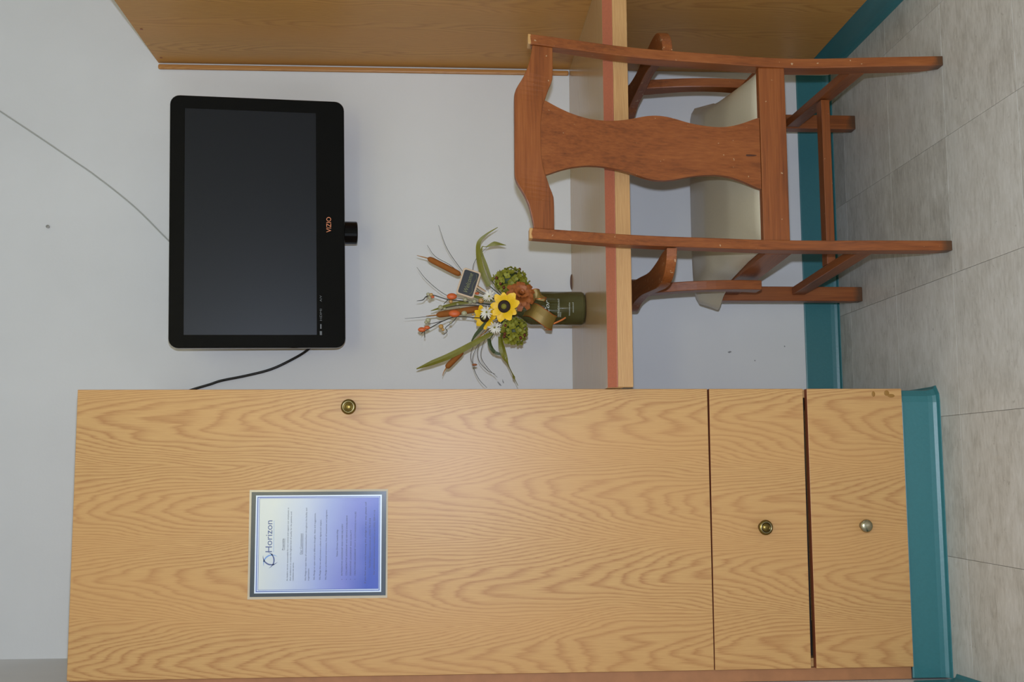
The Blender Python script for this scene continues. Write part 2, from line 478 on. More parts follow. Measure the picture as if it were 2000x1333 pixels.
# ------------------------------------------------------------------ wardrobes
def wardrobe(x0, x1, loc, label, zt, filler, with_knobs=True):
    """front at y=-.608; x0..x1 door width"""
    t = thing('wardrobe', loc, label, 'wardrobe')
    th = .019; yf = -.608; yb = yf+th+.001
    bm = bmesh.new()
    box(bm, x0+.0005, x0+.019, yb, -.003, .0838, zt-.001); box(bm, x1-.019, x1-.0005, yb, -.003, .0838, zt-.001)
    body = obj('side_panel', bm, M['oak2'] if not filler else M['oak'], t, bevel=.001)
    obj('top_panel', bx(x0+.0192, x1-.0192, yb, -.003, zt-.020, zt-.001), M['oak2'], t)
    obj('back_panel', bx(x0+.0192, x1-.0192, -.010, -.003, .084, zt-.0205), M['oak2'], t)
    obj('divider', bx(x0+.0192, x1-.0192, yb+.0005, -.0105, .508, .524), M['oak2'], t)
    obj('divider', bx(x0+.0192, x1-.0192, yb+.03, -.0105, .290, .3), M['dark'], t)
    obj('bottom_panel', bx(x0+.0192, x1-.0192, yb+.0005, -.0105, .0838, .100), M['oak2'], t)
    if filler:
        obj('filler_strip', bx(x0-.0275, x0-.0002, yf+.014, yf+.030, .0838, zt-.001), M['filler'], t)
    # plinth behind the vinyl base
    obj('plinth', bx(x0+.012, x1-.012, -.596, -.003, .0, .0836), M['oak2'], t)
    def front(name, z0, z1, rot=0.0):
        bm = bmesh.new(); box(bm, x0, x1, yf, yf+th, z0, z1)
        if rot:
            zc, xc = (z0+z1)/2, x1
            for v in bm.verts: v.co.z += (v.co.x-xc)*rot*-1
        bmesh.ops.recalc_face_normals(bm, faces=bm.faces)
        for f in bm.faces: f.material_index = 0 if f.normal.y < -.5 else 1
        return obj(name, bm, [M['oak'], M['band']], t, bevel=.0012)
    d = front('door', .5212, zt); a = front('drawer', .3072, .5172, .004); b_ = front('drawer', .0838, .2985)
    if with_knobs:
        knob(d, -.0387, yf, 1.3019, 'ring', (-.05, .0))
        knob(a, -.3014, yf, .4074, 'ring', (.10, .0)); knob(b_, -.3001, yf, .1831, 'dome', (0, 0))
    return t, d

wl, door = wardrobe(-.6036, 0, (-.30, -.30, 0), 'tall oak laminate wardrobe with door, two drawers and a posted notice', 1.8764, True)
# vinyl base wrapped round the plinth: front run, then the end that turns the corner
bm = bmesh.new(); prof = cove(.0835, .018)
path = [((-.628, -.5975), (0, -1)), ((-.030, -.5975), (0, -1)), ((-.018, -.596), (.38, -.92)), ((-.0075, -.588), (.85, -.5)), ((-.0045, -.575), (1, 0)), ((-.0045, -.02), (1, 0))]
loft(bm, [[(p[0]+o[0]*a*(1 if abs(o[0]) < .9 else .6), p[1]+o[1]*a, z) for a, z in prof] for p, o in path])
obj('vinyl_base', bm, M['teal'], wl)
# stains near the foot of the lower drawer
for (x, z, a, b_) in [(-.012, .148, .006, .004), (-.010, .118, .006, .006), (-.016, .108, .004, .008)]:
    bm = bmesh.new(); sphere(bm, (x, -.608, z), 1, a, .0004, b_, 12); obj('stain', bm, plain('yellow_stain', lin(150, 106, 42), .5), wl, smooth=True)

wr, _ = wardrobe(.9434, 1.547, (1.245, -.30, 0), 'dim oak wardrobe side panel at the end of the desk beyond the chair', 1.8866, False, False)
obj('vinyl_base', base_run((.9552, -.585), (.9552, -.03), (-1, 0), .0837), M['teal'], wr)
obj('vinyl_base', base_run((.96, -.5965), (1.54, -.5965), (0, -1), .0837), M['teal'], wr)
for (y, z) in ((-.045, 1.868), (-.245, 1.868)):
    bm = bmesh.new(); sphere(bm, (.9433, y, z), 1, .0006, .005, .004, 10); obj('screw_hole', bm, M['band'], wr)
tr = bx(.9255, .9392, -.012, -.0003, .7495, 1.885)
tr_o = struct('trim_1', tr, oak('trim_oak', light=(190, 136, 76), dark=(165, 110, 58), seed=6.0), bevel=.004)

# ------------------------------------------------------------------ desk
dk = thing('wall_desk', (.47, -.33, 0), 'built-in oak laminate desk spanning the gap between the two wardrobes', 'desk')
DX0, DX1 = .0008, .9428
bm = bmesh.new()
loft(bm, [[(x, -.0005, .7476), (x, -.640, .7464), (x, -.640, .712), (x, -.0005, .712)] for x in (DX0, DX1)])
obj('desktop', bm, M['desk_top'], dk)
bm = bmesh.new()
loft(bm, [[(x, -.6402, .7463), (x, -.6545, .7285), (x, -.6545, .7262), (x, -.6402, .7262)] for x in (DX0, DX1)])
obj('chamfer_strip', bm, M['red_edge'], dk)
bm = bmesh.new()
loft(bm, [[(x, -.6402, .726), (x, -.6555, .726), (x, -.6555, .693), (x, -.6402, .693)] for x in (DX0, DX1)])
obj('front_edge', bm, M['desk_edge'], dk, bevel=.001)
obj('rear_cleat', bx(DX0, DX1, -.022, -.0005, .672, .7115), M['oak2'], dk)
bm = bmesh.new(); sphere(bm, (.337, -.0065, .7478), 1, .0225, .005, .0045, 14)
obj('brown_lump', bm, plain('dark_brown_lump', lin(92, 60, 46), .6), dk, smooth=True)  # small raised brown lump lying on the desktop against the wall

# ------------------------------------------------------------------ posted notice on the wardrobe door
SY = -.6083
nt_ = thing('posted_notice', (-.329, SY, 1.22), 'laminated white and blue printed notice with dark border taped to the wardrobe door', 'notice')
fx = lambda cy: -.2185-.00107*(940+.1875*cy-961)
fz = lambda cx: 1.508-.001075*(470+.1875*cx-488)
def sheet(name, c0, c1, d0, d1, y, th, mat):
    """c: down the sheet, d: from the right edge leftwards"""
    return obj(name, bx(fx(d1), fx(d0), y-th, y, fz(c1), fz(c0)), mat, nt_)
lam, ntl, bl = newmat('clear_laminate')
bl.inputs['Base Color'].default_value = lin(228, 216, 190); bl.inputs['Roughness'].default_value = .12
bl.inputs['Alpha'].default_value = .5
tcn = ntl.nodes.new('ShaderNodeTexCoord'); nn = noise(ntl, tcn.outputs['Object'], 40); bpn = ntl.nodes.new('ShaderNodeBump')
bpn.inputs['Strength'].default_value = .1; ntl.links.new(nn, bpn.inputs['Height']); ntl.links.new(bpn.outputs['Normal'], bl.inputs['Normal'])
sheet('laminate_film', 82, 1532, 90, 1228, SY, .0005, lam)
sheet('dark_border', 104, 1515, 112, 1202, SY-.0006, .0003, plain('dark_border_print', lin(52, 62, 72), .22))
sheet('white_margin', 150, 1468, 148, 1166, SY-.001, .0002, plain('white_print', lin(214, 224, 236), .25))
blue = plain('blue_print', lin(74, 96, 168), .3)
def frame(c0, c1, d0, d1, wd, y, mat, name):
    bm = bmesh.new()
    for (a, b_, c, d) in ((c0, c0+wd, d0, d1), (c1-wd, c1, d0, d1), (c0+wd, c1-wd, d0, d0+wd), (c0+wd, c1-wd, d1-wd, d1)):
        box(bm, fx(d), fx(c), y-.0002, y, fz(b_), fz(a))
    return obj(name, bm, mat, nt_)
frame(166, 1452, 163, 1152, 9, SY-.0013, blue, 'border_line')
# gradient print: white at the head, blue towards the foot and one side
gm, gnt, gb = newmat('gradient_print')
tc = gnt.nodes.new('ShaderNodeTexCoord'); sx = gnt.nodes.new('ShaderNodeSeparateXYZ'); gnt.links.new(tc.outputs['Generated'], sx.inputs[0])
f_ = math_(gnt, 'SUBTRACT', 1.0, sx.outputs['Z'])
f_ = math_(gnt, 'MULTIPLY_ADD', math_(gnt, 'SUBTRACT', .5, sx.outputs['X']), .16, f_)
f_ = math_(gnt, 'MULTIPLY_ADD', noise(gnt, tc.outputs['Generated'], 2.5, 2), .14, math_(gnt, 'SUBTRACT', f_, .07))
gnt.links.new(ramp(gnt, f_, [(.05, lin(210, 214, 208)), (.30, lin(190, 199, 216)), (.55, lin(152, 164, 212)), (.78, lin(118, 126, 198)), (.97, lin(58, 82, 176))]), gb.inputs['Base Color'])
gb.inputs['Roughness'].default_value = .22
sheet('gradient_panel', 190, 1436, 180, 1130, SY-.0013, .0002, gm)
frame(186, 1440, 176, 1134, 4, SY-.0016, blue, 'border_line')
ink = plain('dark_ink', lin(40, 44, 64), .4); ink2 = plain('horizon_ink', lin(66, 82, 134), .4); inkl = plain('light_blue_ink', lin(110, 150, 208), .4)
def line(bm, s, cbase, dl, dr, h, center=False):
    wd = fx(dr)-fx(dl); co, fs = text_mesh(s, width=wd, height=h, align='LEFT')
    X0 = fx(dl); Z0 = fz(cbase)
    add_pts(bm, co, fs, lambda c: (X0+c[0], SY-.00175, Z0+c[1]))
bm = bmesh.new(); line(bm, 'Horizon', 326, 740, 410, .0142); obj('title', bm, ink2, nt_)
bm = bmesh.new()   # tagline too small to read in the photograph: a row of fine ticks
for k in range(34): box(bm, fx(738-9.6*k), fx(738-9.6*k-5.5), SY-.00178, SY-.0017, fz(346), fz(340+(k % 3)))
obj('tagline', bm, inkl, nt_)
h1 = .0031
LINES = [('Preamble', 450, 720, 600, .004), ('Our Commitment', 638, 768, 548, .0042),
 ('As leaders we are accountable for our actions and support our employees in', 496, 1040, 278, h1),
 ('their endeavors to create the highest level of quality for the patients and', 528, 1040, 320, h1),
 ('residents we serve.', 556, 1040, 850, h1),
 ('We Pledge to open lines of communication/heart throughout the facility and', 686, 1040, 282, h1),
 ('organization.', 716, 1040, 910, h1),
 ('We Pledge an open mind to different thoughts, ideas and suggestions.', 776, 1034, 335, h1),
 ('We Pledge that we will promote a culture of dignity and respect.', 836, 1034, 405, h1),
 ('We Pledge a professional environment, free of harassment and judgment.', 896, 1034, 302, h1),
 ('Value Driven Leadership', 1012, 795, 512, .0036),
 ('INTEGRATIVE LEADERSHIP AND CARE DELIVERY', 1064, 990, 450, h1),
 ('COLLABORATIVE LEADERSHIP AND SERVICE EXCELLENCE', 1110, 990, 365, h1),
 ('INNOVATIVE LEADERSHIP AND QUALITY', 1154, 990, 515, h1),
 ('HEALTHCARE LEADERSHIP THAT IS OUTSTANDING IN VALUES', 1200, 990, 325, h1),
 ('If you feel we are not honoring this pledge in any way please call', 1308, 1075, 225, .0037),
 ('Facility Guest services at (702) 70-4104', 1354, 910, 395, .0035),
 ('For additional concerns, contact us at (702) 309-4116', 1400, 985, 310, .0035)]
bm = bmesh.new()
for l_ in LINES: line(bm, *l_)
for c in (1058, 1104, 1148, 1194): box(bm, fx(1034), fx(1028), SY-.0018, SY-.0017, fz(c+3), fz(c-3))
for (c, a, b_) in ((456, 720, 600), (645, 768, 548)): box(bm, fx(a), fx(b_), SY-.0018, SY-.0017, fz(c+3), fz(c))
obj('printed_text', bm, ink, nt_)
# emblem: three crossing arcs with dots for heads
def arc(bm, c, r, a0, a1, wmax, n=18):
    inn, out = [], []
    for k in range(n+1):
        a = math.radians(a0+(a1-a0)*k/n); wd = wmax*math.sin(math.pi*(k+.15)/(n+.3))+.0002
        for lst, rr in ((inn, r-wd/2), (out, r+wd/2)):
            lst.append(bm.verts.new((c[0]+rr*math.cos(a), SY-.00175, c[1]+rr*math.sin(a))))
    for k in range(n): bm.faces.new((inn[k], inn[k+1], out[k+1], out[k]))
ec = (fx(822), fz(305))
for k, (a0, mat) in enumerate(((200, ink2), (320, inkl), (80, ink2))):
    bm = bmesh.new(); ang = math.radians(a0+75)
    cc = (ec[0]-.0085*math.cos(ang), ec[1]-.0085*math.sin(ang))
    arc(bm, cc, .0175, a0+3, a0+147, .0026)
    hd = math.radians(a0+140); lathe(bm, [(0, 0), (.0013, 0)], 10, Matrix.Translation((ec[0]+.0128*math.cos(hd), SY-.00175, ec[1]+.0128*math.sin(hd))) @ Matrix.Rotation(math.pi/2, 4, 'X'), cap=False)
    obj('emblem_arc', bm, mat, nt_)

# ------------------------------------------------------------------ television
tv = thing('television', (.4559, -.2032, 1.5714), 'black flat screen television with rounded corners mounted on the wall', 'television',
           rot=None)
n0 = Vector((math.sin(-.0205), -math.cos(-.0205), 0)); ex = Vector((math.cos(-.0205), math.sin(-.0205), 0)); ti, ro = .1434, .0158
upv = Vector((0, 0, 1))*math.cos(ti)+n0*math.sin(ti)
e1 = ex*math.cos(ro)+upv*math.sin(ro); e2 = upv*math.cos(ro)-ex*math.sin(ro); e3 = e1.cross(e2)*-1   # e3 into the wall
rotm = Matrix((e1, e3, e2)).transposed()
tv.rotation_euler = rotm.to_euler()
W_, H_ = .645, .4362
def rrect(w_, h_, r, n=6):
    pts = []
    for (sx_, sz_, a0) in ((1, 1, 0), (-1, 1, 90), (-1, -1, 180), (1, -1, 270)):
        for k in range(n+1):
            a = math.radians(a0+90*k/n)
            pts.append((sx_*(w_/2-r)+r*math.cos(a), sz_*(h_/2-r)+r*math.sin(a)))
    return pts
def rr_solid(w_, h_, r, ys, shr):
    bm = bmesh.new()
    loft(bm, [[(x, y, z) for x, z in rrect(w_-2*s, h_-2*s, max(r-s, .004))] for y, s in zip(ys, shr)])
    return bm
obj('bezel', rr_solid(W_, H_, .024, (0, .002, .010), (.0015, 0, 0)), M['tv'], tv, world=False)
obj('side_band', rr_solid(W_, H_, .024, (.0102, .032), (.0004, .0004)), M['silver'], tv, world=False, smooth=False)
obj('rear_shell', rr_solid(W_, H_, .024, (.0322, .050, .07), (.003, .02, .09)), M['black'], tv, world=False)
bm = bmesh.new(); box(bm, -.2895, .2885, -.0006, .001, -.1455, .1815); obj('screen', bm, M['screen'], tv, world=False)
co, fs = text_mesh('VIZIO', width=.040, height=.0125)
bm = bmesh.new(); add_pts(bm, co, fs, lambda c: (-.004+c[0], -.0004, -.183+c[1])); obj('brand_lettering', bm, M['orange'], tv, world=False)
bm = bmesh.new()
co, fs = text_mesh('HDMI', width=.030, height=.0055); add_pts(bm, co, fs, lambda c: (-.238+c[0], -.0004, -.1585+c[1]))
co, fs = text_mesh('A/V', width=.016, height=.0055); add_pts(bm, co, fs, lambda c: (-.196+c[0], -.0004, -.1585+c[1]))
box(bm, -.290, -.280, -.0005, -.0003, -.1585, -.1530); box(bm, -.274, -.262, -.0005, -.0003, -.1575, -.1540)
obj('port_print', bm, M['greyprint'], tv, world=False)
bm = bmesh.new(); lathe(bm, [(.0, -.252), (.028, -.252), (.030, -.250), (.030, -.2), (0, -.2)], 28, Matrix.Translation((-.018, .034, 0)))
obj('neck_stub', bm, M['tv'], tv, world=False, smooth=False, bevel=.001)
# wall bracket behind
bm = bmesh.new(); box(bm, -.06, .06, .071, .078, -.06, .06); obj('mount_plate', bm, M['black'], tv, world=False)
bm = bmesh.new()
inv = rotm.inverted()
def tl(p): return inv @ (Vector(p)-tv.location)
pts = [tl((.4559, -.008, 1.55)), tl((.4559, -.10, 1.555))]
tube(bm, [Vector((0, .077, 0)), pts[0]], .018, 12, 0); obj('mount_arm', bm, M['black'], tv, world=False)
bm = bmesh.new(); box(bm, .40, .51, -.009, -.0005, 1.47, 1.63)
for v in bm.verts: v.co = tl(v.co)
obj('wall_plate', bm, M['black'], tv, world=False)

bm = bmesh.new()
tube(bm, [(.215, -.10, 1.41), (.18, -.07, 1.425), (.147, -.03, 1.462), (.121, -.015, 1.507), (.095, -.012, 1.563), (.078, -.012, 1.628), (.065, -.012, 1.692), (.055, -.012, 1.722), (.040, -.012, 1.771), (.023, -.010, 1.815), (.008, -.008, 1.86), (.004, -.006, 1.90)], .0036, 8, 6)
tag(obj('power_cord', bm, M['black'], smooth=True), 'black power cord drooping from the television to the wardrobe', 'cord')

# ------------------------------------------------------------------ armchair
CX = .511
ch = thing('wooden_armchair', (CX, -.45, 0), 'brown wooden armchair with vase-shaped back splat and beige vinyl seat, pushed under the desk', 'chair')
ZS = [0, .17, .28, .40, .52, .63, .74, .86, .93]; YS = [-.712, -.700, -.688, -.690, -.710, -.722, -.745, -.783, -.803]
def yb(z):
    # smoothed rake of the rear legs
    return float(np.mean([np.interp(z+d, ZS, YS) for d in (-.05, -.025, 0, .025, .05)])) if .05 < z < .88 else float(np.interp(z, ZS, YS))
def depth(z): return float(np.interp(z, [0, .05, .35, .65, .93], [.036, .044, .046, .040, .030]))
zz = list(np.linspace(0, .926, 26))
for s in (-1, 1):
    rings = []
    for z in zz:
        o_ = float(np.interp(z, [0, .3, .93], [.2185, .2155, .2165])); th = .0218
        a, b_ = CX+s*o_, CX+s*(o_-th); y0 = yb(z); y1 = y0+depth(z)
        if z < .02: y1 -= .010*(1-z/.02)
        rings.append([(a, y0, z), (b_, y0, z), (b_, y1, z), (a, y1, z)])
    bm = bmesh.new(); loft(bm, rings); obj('leg', bm, M['wood_leg'], ch, bevel=.0018)
inn = .1945
# crest rail
xs = np.linspace(-inn, inn, 41)
tx_, tz_ = [0, .082, .09, .102, .114, .1274, .145, .1625, .187, .2], [.9553, .9553, .9545, .9498, .942, .9345, .927, .9222, .917, .9165]
bxs, bz = [0, .035, .067, .084, .104, .118, .128, .145, .2], [.900, .8998, .8955, .889, .8828, .8765, .8735, .873, .873]
bm = bmesh.new(); rings = []
for x in xs:
    a = float(np.interp(abs(x), tx_, tz_)); b_ = float(np.interp(abs(x), bxs, bz))
    rings.append([(CX+x, yb(b_)+.004, b_), (CX+x, yb(a)+.004, a), (CX+x, yb(a)+.024, a), (CX+x, yb(b_)+.024, b_)])
loft(bm, rings); obj('crest_rail', bm, M['wood_x'], ch, bevel=.0015)
# splat
sz = [.411, .428, .454, .48, .505, .53, .56, .58, .60, .625, .646, .669, .70, .73, .765, .80, .836, .867, .888, .8975]
sw = [.0815, .0733, .063, .0555, .0530, .0538, .0572, .0612, .0668, .0712, .0716, .0684, .0594, .0530, .0495, .0505, .058, .069, .079, .083]
zz = np.linspace(.409, .903, 60); wv = np.interp(zz, sz, sw); wv = np.convolve(np.pad(wv, 2, 'edge'), [.1, .2, .4, .2, .1], 'valid')
bm = bmesh.new(); rings = []
for z, h_ in zip(zz, wv):
    if z > .889:   # shaped joint under the crest rail: the rail's lower curve closes it
        pass
    zc = [min(z, float(np.interp(abs(u*h_), bxs, bz))+.004) for u in (-1, -.5, 0, .5, 1)]
    fr = [(CX+u*h_, yb(q)+.0075, q) for u, q in zip((-1, -.5, 0, .5, 1), zc)]
    bk = [(CX+u*h_, yb(q)+.0205, q) for u, q in zip((1, .5, 0, -.5, -1), zc[::-1])]
    rings.append(fr+bk)
loft(bm, rings); bmesh.ops.remove_doubles(bm, verts=bm.verts, dist=1e-6)
splat = obj('splat', bm, M['wood_z'], ch, bevel=.001)
bm = bmesh.new(); sphere(bm, (CX-.006, yb(.440)+.0076, .440), 1, .0022, .0004, .022, 12)
obj('knot_mark', bm, plain('dark_knot', lin(72, 34, 14), .45), splat, smooth=True)
obj('back_rail', bx(CX-inn, CX+inn, -.686, -.664, .349, .4075), M['wood_x'], ch, bevel=.002)
# front legs
for s in (-1, 1):
    bm = bmesh.new(); a, b_ = sorted((CX+s*.2515, CX+s*.2135))
    box(bm, a, b_, -.190, -.152, 0, .388)
    for v in bm.verts:
        if v.co.z < .01: v.co.y += .003 if v.co.y < -.17 else -.003
    obj('leg', bm, M['wood_leg'], ch, bevel=.002)
def beam(p0, p1, hw, hz0, hz1):
    """plank from p0 to p1 (x,y); half width in plan, heights"""
    d = Vector((p1[0]-p0[0], p1[1]-p0[1], 0)).normalized(); n = Vector((-d.y, d.x, 0))*hw; bm = bmesh.new()
    loft(bm, [[(p[0]+n.x, p[1]+n.y, hz0), (p[0]-n.x, p[1]-n.y, hz0), (p[0]-n.x, p[1]-n.y, hz1), (p[0]+n.x, p[1]+n.y, hz1)] for p in (p0, p1)])
    return bm
for s in (-1, 1):
    obj('seat_rail', beam((CX+s*.205, -.646), (CX+s*.226, -.191), .011, .334, .393), M['wood_y'], ch, bevel=.0015)
    obj('stretcher', beam((CX+s*.206, -.653), (CX+s*.226, -.191), .010, .156, .190), M['wood_y'], ch, bevel=.0015)
obj('seat_rail', bx(CX-.213, CX+.213, -.180, -.158, .334, .388), M['wood_x'], ch, bevel=.0015)
obj('stretcher', bx(CX-.2025, CX+.2025, -.455, -.420, .166, .187), M['wood_x'], ch, bevel=.0015)
# arm supports on the outside of the seat rails
for s in (-1, 1):
    rings = []
    for k in range(13):
        t_ = k/12; z = .338+.272*t_; yo = -.425-.012*math.sin(math.pi*t_)+.03*t_*t_
        xo = .2375+.006*t_*t_; dp = .050-.012*math.sin(math.pi*min(1, t_*1.1))
        rings.append([(CX+s*xo, yo, z), (CX+s*(xo+.0225), yo, z), (CX+s*(xo+.0225), yo+dp, z), (CX+s*xo, yo+dp, z)])
    bm = bmesh.new(); loft(bm, rings); obj('arm_support', bm, M['wood_z'], ch, bevel=.002)
    # arm: leaves the post sideways, sweeps forward, flares at the hand end
    outer = smooth_pts([(.2175, -.716, 0), (.250, -.703, 0), (.278, -.665, 0), (.286, -.61, 0), (.281, -.52, 0), (.275, -.42, 0), (.279, -.33, 0), (.290, -.275, 0), (.287, -.245, 0), (.262, -.235, 0)], 4)
    inner = smooth_pts([(.2175, -.690, 0), (.2180, -.672, 0), (.2215, -.645, 0), (.2290, -.60, 0), (.2360, -.52, 0), (.2300, -.42, 0), (.224, -.33, 0), (.213, -.285, 0), (.212, -.25, 0), (.230, -.236, 0)], 4)
    rings = []
    for a, b_ in zip(outer, inner):
        zt = .626+.012*max(0, (-.5-a.y)*0+min(1, (a.y+.72)/.4))*.6; zb = zt-.022
        rings.append([(CX+s*a.x, a.y, zb), (CX+s*a.x, a.y, zt), (CX+s*b_.x, b_.y, zt), (CX+s*b_.x, b_.y, zb)])
    bm = bmesh.new(); loft(bm, rings); obj('arm', bm, M['wood_arm'], ch, bevel=.003)
# cushion
bm = bmesh.new(); NU, NV = 30, 30; top = []; bot = []
for j in range(NV+1):
    v = j/NV; y = -.6635+(.512)*v
    hw = float(np.interp(v, [0, .05, .3, .6, .8, .90, .95, .98, 1], [.196, .203, .210, .226, .252, .274, .276, .270, .258]))
    rt_, rb = [], []
    for i in range(NU+1):
        u = -1+2*i/NU; uu = math.copysign(abs(u)**.8, u)
        pe = float(np.interp(v, [0, .5, .85, 1], [5, 6, 16, 16])); edge = max(0, 1-abs(u)**pe)**.5; fr = max(0, 1-max(0, (v-.86)/.14)**2.5)**.5; re = float(np.interp(v, [0, .02, .08, .3, .6, .8, 1], [.0, .18, .30, .68, .97, 1.0, 1.0]))
        h_ = .001+.062*edge*fr*re
        # rounded front corners in plan
        yy = y
        sag = -.010*max(0, (v-.6)/.4)*abs(u)**3
        rt_.append(bm.verts.new((CX+uu*hw, yy, .3945+h_+sag))); rb.append(bm.verts.new((CX+uu*hw, yy, .3938+sag)))
    top.append(rt_); bot.append(rb)
for j in range(NV):
    for i in range(NU):
        bm.faces.new((top[j][i], top[j][i+1], top[j+1][i+1], top[j+1][i])); bm.faces.new((bot[j][i], bot[j+1][i], bot[j+1][i+1], bot[j][i+1]))
for j in range(NV):
    for i in (0, NU): bm.faces.new((top[j][i], top[j+1][i], bot[j+1][i], bot[j][i]))
for i in range(NU):
    for j in (0, NV): bm.faces.new((top[j][i], top[j][i+1], bot[j][i+1], bot[j][i]))
obj('seat_cushion', bm, M['vinyl'], ch, smooth=True)

# ------------------------------------------------------------------ bottle and autumn flowers
BC = Vector((.2255, -.270, .7481))
def P(px, py, dy=0.0):
    """measured position in the upright plane through the bottle axis, dy towards the wall"""
    x = .2253+(604-py)*.001308; z = .7486+(1140-px)*.001283; k = 1+dy/2.76
    return Vector((CAM.x+(x-CAM.x)*k, BC.y+dy, CAM.z+(z-CAM.z)*k))

bt = thing('glass_bottle', BC, 'dark olive glass bottle with white engraved lettering and a tied gold ribbon', 'bottle')
gl, gnt2, gb2 = newmat('olive_glass'); gb2.inputs['Base Color'].default_value = lin(92, 88, 40); gb2.inputs['Roughness'].default_value = .06
gb2.inputs['Transmission Weight'].default_value = .55; gb2.inputs['IOR'].default_value = 1.5
tcc = gnt2.nodes.new('ShaderNodeTexCoord'); gnt2.links.new(ramp(gnt2, noise(gnt2, tcc.outputs['Object'], 14), [(.3, lin(92, 88, 44)), (.7, lin(126, 122, 78))]), gb2.inputs['Base Color'])
BR = .0425
bm = bmesh.new()
lathe(bm, [(0, .0), (BR-.008, .0), (BR-.003, .002), (BR, .008), (BR, .135), (BR-.004, .146), (BR-.014, .158), (.018, .172), (.0155, .185), (.0155, .222), (.0135, .222), (.0135, .18), (.016, .170), (BR-.017, .156), (BR-.007, .144), (BR-.004, .134), (BR-.004, .012), (BR-.012, .007), (0, .007)], 48, Matrix.Translation(BC), cap=False)
obj('glass_body', bm, gl, bt, smooth=True)
wht = plain('white_engraving', lin(205, 208, 200), .5)
def on_glass(c, zc, ang0=0.0):
    a = -math.pi/2+ang0+c[0]/BR
    return (BC.x+(BR+.0004)*math.cos(a), BC.y+(BR+.0004)*math.sin(a), zc+c[1])
bm = bmesh.new()
co, fs = text_mesh('Cor', width=.034, height=.0105, shear=.4); add_pts(bm, co, fs, lambda c: on_glass(c, BC.z+.092, -.03))
def strokes(zc, x0, x1, h_, n):
    for k in range(n):
        x = x0+(x1-x0)*k/n; wd = (x1-x0)/n*.25
        q = [(x, 0), (x+wd, 0), (x+wd*1.3, h_*R.uniform(.5, 1)), (x+wd*.3, h_*R.uniform(.6, 1))]
        vv = [bm.verts.new(on_glass(c, zc, -.03)) for c in q]; bm.faces.new(vv)
        if k % 2: 
            q = [(x, h_*.4), (x+wd*2.4, h_*.4), (x+wd*2.4, h_*.55), (x, h_*.55)]
            bm.faces.new([bm.verts.new(on_glass(c, zc, -.03)) for c in q])
strokes(BC.z+.066, -.026, .022, .006, 14); strokes(BC.z+.062, -.026, -.012, .004, 5); strokes(BC.z+.040, -.022, .012, .0038, 13); strokes(BC.z+.031, -.014, .012, .0038, 10)
obj('engraved_lettering', bm, wht, bt)
gold = plain('gold_ribbon', lin(138, 112, 52), .42, metal=.35, var=.2, bscale=90); copper = plain('copper_wire_edge', lin(196, 104, 48), .35, metal=.6)
def ribbon(pts, wd, w0, name='ribbon'):
    bm = bmesh.new(); band(bm, pts, wd, [w0, w0*1.05, w0*1.02, w0], .0012, 6, .0); r_ = obj(name, bm, gold, bt)
    pp = smooth_pts(pts, 6)
    for s in (-1, 1):
        bm = bmesh.new(); e_ = []
        for i, p in enumerate(pp):
            t = (pp[min(i+1, len(pp)-1)]-pp[max(i-1, 0)]).normalized(); q = Vector(wd); q = (q-t*q.dot(t)).normalized()
            e_.append(p+q*s*w0/2)
        tube(bm, e_, .0009, 5, 0); obj('wire_edge', bm, copper, r_)
ribbon([P(1026, 606, -.030), P(1040, 607, -.052), P(1058, 618, -.058), P(1072, 628, -.054), P(1080, 632, -.046), P(1066, 631, -.040)], (-1, 0, .55), .036)
ribbon([P(1028, 596, -.032), P(1040, 577, -.050), P(1052, 576, -.052), P(1058, 579, -.044), P(1050, 590, -.038)], (.75, -.1, .65), .024)
ribbon([P(1062, 640, -.030), P(1078, 634, -.044), P(1096, 626, -.0475), P(1104, 621, -.048)], (1, 0, .5), .002, 'ribbon_end')
bm = bmesh.new(); lathe(bm, [(.019, .166), (.0215, .170), (.0215, .182), (.0185, .186), (.0165, .186), (.0165, .166)], 24, Matrix.Translation(BC), cap=False)
obj('ribbon_wrap', bm, gold, bt)

# plants share these colours
G1 = plain('leaf_green', lin(120, 116, 30), .5, var=.3, bscale=40); G2 = plain('hydrangea_green', lin(138, 136, 38), .6, var=.35, bscale=60)
G3 = plain('deep_leaf_green', lin(60, 72, 30), .55, var=.2); YEL = plain('sunflower_yellow', lin(240, 190, 18), .5, var=.14, bscale=50)
DBR = plain('dark_seed', lin(42, 24, 14), .8, bump=.6, bscale=400); SEED = plain('olive_seed', lin(128, 122, 36), .7, bump=.5, bscale=300)
MUM = plain('rust_petal', lin(158, 88, 38), .55, var=.3, bscale=70); WHT = plain('cream_petal', lin(226, 220, 204), .6, var=.06)
CAT = plain('cattail_brown', lin(152, 88, 26), .85, var=.15, bscale=120, bump=.5); TWIG = plain('dark_twig', lin(50, 46, 36), .6)
BUD = plain('orange_bud', lin(206, 96, 40), .5, var=.15, bscale=60); PEARL = plain('clear_bead', lin(200, 196, 160), .12, trans=.45)
GBEAD = plain('amber_bead', lin(206, 160, 92), .2, trans=.2); STRAW = plain('straw_stem', lin(176, 122, 52), .6)
MOUTH = BC+Vector((0, 0, .196))     # stems meet inside the bottle neck
def stem_end(k):
    a = k*2.4; return MOUTH+Vector((.007*math.cos(a), .007*math.sin(a), -.02))
_k = [0]
def nxt(): _k[0] += 1; return stem_end(_k[0])

